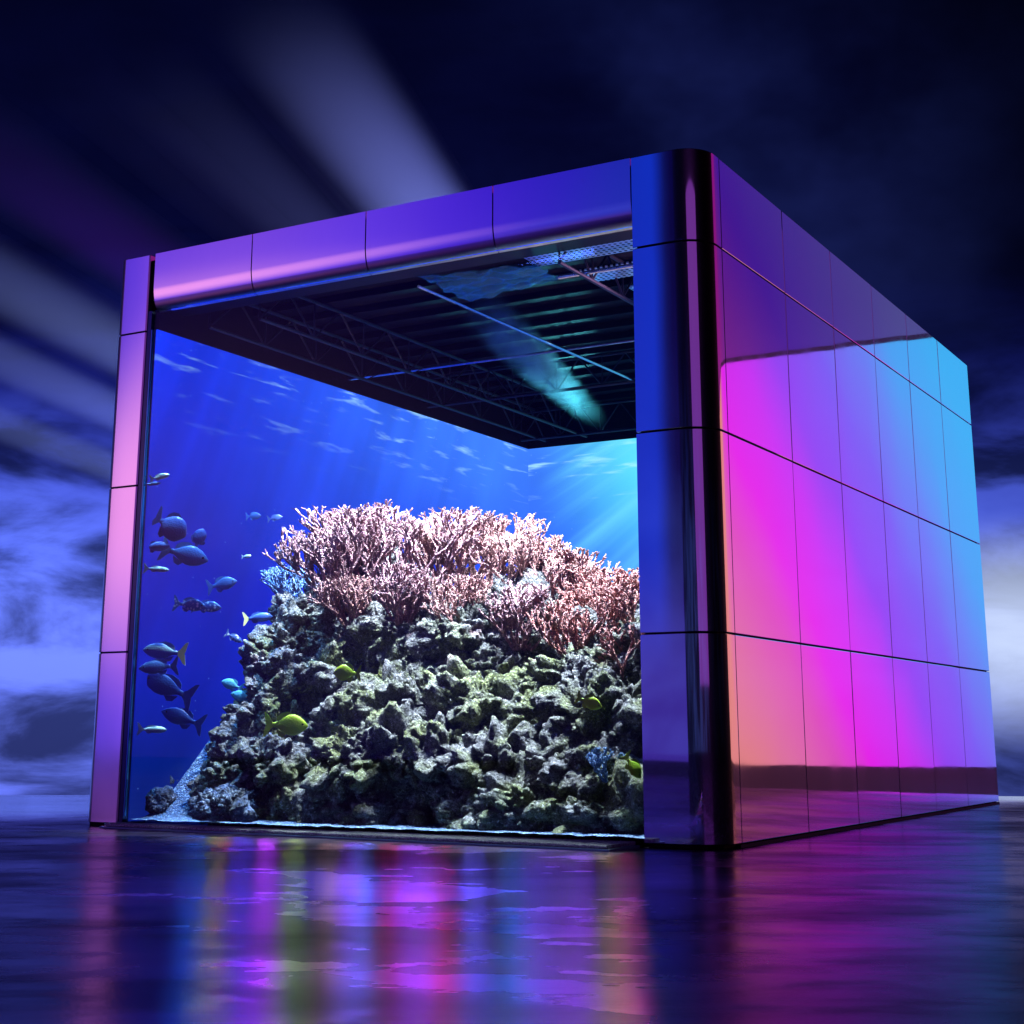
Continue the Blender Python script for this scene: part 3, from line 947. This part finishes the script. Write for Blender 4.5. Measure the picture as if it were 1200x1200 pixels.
# ---------------------------------------------------------------- fish
def fish(px, py, dep, Lpx, tall, mm, label, face=1, tilt=0, turn=0, tail='own', shape='oval', name='fish', group=None):
    """Lpx: length in photo pixels; face +1 heads to the right of the view"""
    p = at(px, py, dep)
    L = Lpx * (p - CAM).length / 1783
    root = empty(name, p, (0, 0, 0))
    root.rotation_euler = (Matrix.Rotation(YAW + turn, 3, 'Z') @ Matrix.Rotation(R(tilt), 3, 'Y') @ Matrix.Rotation(0 if face > 0 else math.pi, 3, 'Z')).to_euler()
    tag(root, label, 'fish', group)
    BL = L * .80
    prof_ = {'oval': [(0, .02), (.04, .20), (.14, .55), (.30, .88), (.45, 1), (.62, .86), (.78, .52), (.9, .26), (1, .20)],
             'disc': [(0, .03), (.05, .28), (.16, .70), (.32, .98), (.48, 1), (.66, .90), (.82, .55), (.93, .24), (1, .18)],
             'slim': [(0, .03), (.05, .34), (.18, .78), (.35, 1), (.55, .95), (.75, .66), (.9, .36), (1, .26)]}[shape]
    hh = L * tall / 2
    th = hh * (.32 if shape != 'slim' else .7)
    bm = bmesh.new()
    rings = []
    NS = 18
    for t, f in prof_:
        x = L / 2 - t * BL
        rings.append([bm.verts.new((x, th * f * math.cos(a) * .999, hh * f * math.sin(a) + hh * .06 * math.sin(t * 3))) for a in [s / NS * 2 * math.pi for s in range(NS)]])
    for a, b in zip(rings, rings[1:]):
        for s in range(NS):
            s2 = (s + 1) % NS
            bm.faces.new((a[s], b[s], b[s2], a[s2]))
    bm.faces.new(rings[0]); bm.faces.new(rings[-1][::-1])
    bmesh.ops.recalc_face_normals(bm, faces=bm.faces)
    bmesh.ops.subdivide_edges(bm, edges=bm.edges, cuts=1, smooth=1.0, use_grid_fill=True)
    link('body', bm, M[mm], root, True)
    fm = M['fin_yellow'] if tail == 'yellow' else M[mm]

    def fin(nm, pts, m, th_=.004, side=None):
        bm = bmesh.new()
        th_ = max(.003, L * .012)
        a = [bm.verts.new((x * L, -th_ / 2, z * L)) for x, z in pts]
        b = [bm.verts.new((x * L, th_ / 2, z * L)) for x, z in pts]
        n = len(pts)
        bm.faces.new(a); bm.faces.new(b[::-1])
        for i in range(n): bm.faces.new((a[i], b[i], b[(i + 1) % n], a[(i + 1) % n]))
        bmesh.ops.recalc_face_normals(bm, faces=bm.faces)
        return link(nm, bm, m, root)

    k = tall
    fin('tail', [(-.27, .03), (-.34, .05 + .1 * k), (-.44, .13 + .28 * k), (-.50, .15 + .30 * k), (-.46, .04), (-.44, 0), (-.46, -.04), (-.50, -.15 - .26 * k),
                 (-.44, -.13 - .24 * k), (-.34, -.05 - .1 * k), (-.27, -.03)], fm)
    fin('dorsal_fin', [(.24, .36 * k), (.16, .55 * k), (.02, .66 * k), (-.12, .58 * k), (-.20, .42 * k), (-.22, .20 * k), (0, .36 * k)], M[mm])
    fin('anal_fin', [(.02, -.40 * k), (-.06, -.60 * k), (-.16, -.52 * k), (-.22, -.18 * k)], M[mm])
    for s in (-1, 1):
        o = fin('pectoral_fin', [(.14, 0), (.02, -.04 * k), (-.06, -.24 * k), (.06, -.22 * k)], M[mm])
        o.location = (0, s * th * .86, 0)
        o.rotation_euler = (s * -.35, 0, 0)
        bm = bmesh.new()
        bmesh.ops.create_uvsphere(bm, u_segments=10, v_segments=8, radius=L * .022, matrix=Matrix.Translation((L * .38, s * th * .50, hh * .14)))
        link('eye', bm, M['eye'], root, True)
    return root


SG = 'dark reef fish by the left wall'
F = [
    (187, 559, .14, 24, .26, 'f_pale', 'small pale fish, uppermost beside the left pillar', 1, -12, 'own', 'slim'),
    (178, 567, .10, 20, .20, 'f_blue', 'thin fish just below the uppermost fish, at the left edge of the pane', 1, -5, 'own', 'slim'),
    (199, 617, .28, 44, .62, 'f_dark', 'large deep bodied navy fish nosing downward above the blue grouper', 1, 32, 'own', 'disc'),
    (233, 632, .60, 26, .55, 'f_dark', 'navy fish standing on its tail just right of the deep bodied fish', 1, -70, 'own', 'disc'),
    (216, 650, .42, 56, .40, 'f_blue', 'plump blue grouper with a lit back heading right', 1, 14, 'own', 'oval'),
    (181, 641, .20, 36, .30, 'f_dark', 'long navy fish behind the tail of the plump blue grouper', 1, -4, 'own', 'slim'),
    (183, 667, .14, 30, .20, 'f_pale', 'slim pale fish under the grouper, cut by the left frame', 1, 4, 'own', 'slim'),
    (260, 685, .95, 36, .40, 'f_blue', 'single oval blue fish in open water right of the grouper', 1, -12, 'own', 'oval'),
    (222, 709, .52, 38, .36, 'f_spot', 'left one of two overlapping speckled fish', 1, 6, 'own', 'oval'),
    (242, 711, .68, 34, .36, 'f_spot', 'right one of two overlapping speckled fish', 1, 4, 'own', 'oval'),
    (297, 605, 1.40, 18, .44, 'f_blue', 'small rounded fish in open water left of the coral fan', 1, -4, 'own', 'oval'),
    (322, 607, 1.70, 18, .36, 'f_dark', 'tiny dark fish touching the tips of the coral fan', 1, -10, 'own', 'oval'),
    (289, 652, 1.30, 12, .30, 'f_pale', 'tiniest pale fish in open water under the small rounded fish', 1, -4, 'own', 'slim'),
    (330, 649, 1.75, 20, .52, 'f_dark', 'dark oval fish against the blue lacy coral', -1, 4, 'own', 'oval'),
    (302, 724, 1.35, 34, .30, 'f_dark', 'dark fish with a yellow tail left of the reef shoulder', 1, -6, 'yellow', 'slim'),
    (274, 747, 1.10, 22, .34, 'f_spot', 'small speckled fish nosing down below the yellow tailed fish', 1, 28, 'own', 'oval'),
    (193, 764, .24, 52, .34, 'f_stripe', 'striped fish with a pale yellow tail heading left at the frame', -1, 6, 'yellow', 'oval'),
    (186, 782, .20, 44, .34, 'f_blue', 'blue fish tucked under the striped fish at the left frame', -1, -4, 'own', 'oval'),
    (197, 806, .34, 66, .34, 'f_dark', 'biggest navy fish, its pale mouth line facing left', -1, 22, 'own', 'oval'),
    (214, 842, .50, 52, .34, 'f_dark', 'navy fish half hidden below the biggest navy fish', -1, 18, 'own', 'oval'),
    (178, 855, .14, 34, .22, 'f_pale', 'slim pale fish low at the left frame above the dark rocks', 1, 2, 'own', 'slim'),
    (272, 803, 1.00, 26, .44, 'f_teal', 'upper of two teal fish against the reef', -1, 20, 'own', 'oval'),
    (285, 817, 1.05, 30, .40, 'f_teal', 'lower of two teal fish against the reef', -1, 14, 'own', 'oval'),
    (407, 789, .55, 32, .56, 'f_yellow', 'yellow fish in front of the upper left of the reef', -1, 2, 'own', 'oval'),
    (335, 850, .42, 50, .46, 'f_yellow', 'largest yellow fish, low in front of the left of the reef', 1, 2, 'own', 'oval'),
    (690, 823, .50, 32, .44, 'f_yellow', 'yellow fish dipping down in front of the right of the reef', 1, 22, 'own', 'oval'),
    (741, 898, .28, 32, .44, 'f_yellow', 'yellow fish diving steeply beside the corner pillar', 1, 55, 'own', 'oval'),
]
for px, py, dep, L, tall, mm, lab, face, tilt, tail, shape in F:
    fish(px, py, dep, L, tall, mm, lab, face, tilt, rnd.uniform(-.15, .15), tail, shape, group='yellow reef fish' if mm == 'f_yellow' else SG)

# ---------------------------------------------------------------- rumpled film hung under the ceiling
bm = bmesh.new()
bmesh.ops.create_grid(bm, x_segments=70, y_segments=50, size=1)
for v in bm.verts:
    x, y = v.co.x, v.co.y
    n = noise.noise((x * 3, y * 4, 2)) * .05 + noise.noise((x * 7, y * 4, 5)) * .015
    v.co = Vector((-2.75 + x * .62 + .12 * noise.noise((y * 2, 0, 1)), 1.05 + y * (.40 - .12 * x), 5.42 + n))
bmesh.ops.solidify(bm, geom=bm.faces[:], thickness=.006)
m, T = mat('clear_film')
pr = T.new('ShaderNodeBsdfPrincipled', {'Base Color': (.06, .45, .55, 1), 'Roughness': .10, 'Alpha': .38})
out(T, pr.outputs[0])
tag(link('plastic_film', bm, m, None, True), 'rumpled teal plastic film hung under the ceiling near the front', 'plastic sheet')


# ---------------------------------------------------------------- smoke and light beams
def cone_mesh(p, q, r0, r1, n=40, step=1):
    p, q = Vector(p), Vector(q)
    d = q - p
    bm = bmesh.new()
    mt = Matrix.Translation((p + q) / 2) @ d.to_track_quat('Z', 'Y').to_matrix().to_4x4()
    bmesh.ops.create_cone(bm, cap_ends=True, segments=n, radius1=r0, radius2=r1, depth=d.length, matrix=mt)
    return bm


m, T = mat('thin_smoke')
p = T.new('ShaderNodeTexCoord').outputs['Object']
nz = T.noise(p, 2.6, 5, .6, .8)
sm0, sm1 = Vector((-4.85, 7.7, 5.30)), Vector((-3.35, 1.6, 5.42))
ax = (sm1 - sm0).normalized()
rel = T.vm('SUBTRACT', p, tuple(sm0))
along = T.vm('DOT_PRODUCT', rel, tuple(ax), out=1)
rad = T.vm('LENGTH', T.vm('CROSS_PRODUCT', rel, tuple(ax)), out=1)
sm_r = T.m('SUBTRACT', 1.0, T.smooth(T.m('DIVIDE', rad, T.m('MULTIPLY_ADD', along, .026, .20)), .05, 1.0))
sm_r = T.m('MULTIPLY', sm_r, T.m('MULTIPLY', T.smooth(along, .1, 2.4), T.m('SUBTRACT', 1.0, T.smooth(along, 3.2, 6.2))))
out(T, None, T.new('ShaderNodeVolumeScatter', {'Color': (.7, .95, 1, 1), 'Density': T.m('MULTIPLY', T.m('MULTIPLY', T.smooth(nz, .30, .66), sm_r), T.m('MINIMUM', T.m('MULTIPLY_ADD', T.m('MULTIPLY', along, along), .42, .25), 5.5))}).outputs[0])
o = link('smoke', cone_mesh(sm0, sm1, .24, .38), m)
tag(o, kind='stuff')
lamp('smoke_lamp', 'SPOT', sm0 - (sm1 - sm0).normalized() * .55, sm1, energy=5200, spot_size=R(24), spot_blend=.9, shadow_soft_size=.04, color=(.12, .72, .85))
lamp('tray_lamp', 'SPOT', (-.8, 2.4, 4.9), (-.9, 1.6, 5.5), energy=110, spot_size=R(120), spot_blend=1, shadow_soft_size=.1, color=(1.0, .5, .9))

m, T = mat('beam_mist')
hz = T.new('ShaderNodeSeparateXYZ', {'Vector': T.new('ShaderNodeTexCoord').outputs['Object']}).outputs['Z']
out(T, None, T.new('ShaderNodeVolumeScatter', {'Color': (.8, .85, 1, 1), 'Density': T.m('MULTIPLY', T.m('SUBTRACT', 1.0, T.smooth(hz, 9.0, 27.0)), .06)}).outputs[0])


def beam(src, through, length, half, power, c, blend=.8):
    s = Vector(src)
    d = (Vector(through) - s).normalized()
    e = s + d * length
    st = s + d * .6
    o = link('light_beam', cone_mesh(st, e, .6 * math.tan(half) * 1.04 + .01, length * math.tan(half) * 1.04), m)
    tag(o, kind='stuff')
    lamp('search_lamp', 'SPOT', s, e, energy=power, spot_size=half * 2, spot_blend=blend, shadow_soft_size=.05, color=c)


S0 = at(975, 905, 14.2); S0.z = max(S0.z, .25)
bw, bp = (.22, .27, 1.0), (.17, .01, 1.0)
beam(S0, at(470, 220, 22), 40, R(4.3), 800000, bw)
beam(S0 + Vector((.5, 0, 0)), at(352, 255, 22), 40, R(2.9), 260000, bw)
beam(S0 + Vector((.8, .2, 0)), at(250, 230, 21), 40, R(2.0), 40000, bw)
beam(S0 + Vector((1.0, .3, 0)), at(110, 262, 20), 45, R(2.6), 420000, bp)
beam(S0 + Vector((1.2, .3, 0)), at(80, 372, 19), 45, R(2.2), 900000, (.24, .33, 1.0))
beam(S0 + Vector((1.4, .3, 0)), at(70, 452, 18), 40, R(1.5), 900000, (.24, .33, 1.0))
beam(S0 + Vector((1.5, .3, 0)), at(60, 520, 17), 40, R(1.2), 700000, (.26, .36, 1.0))
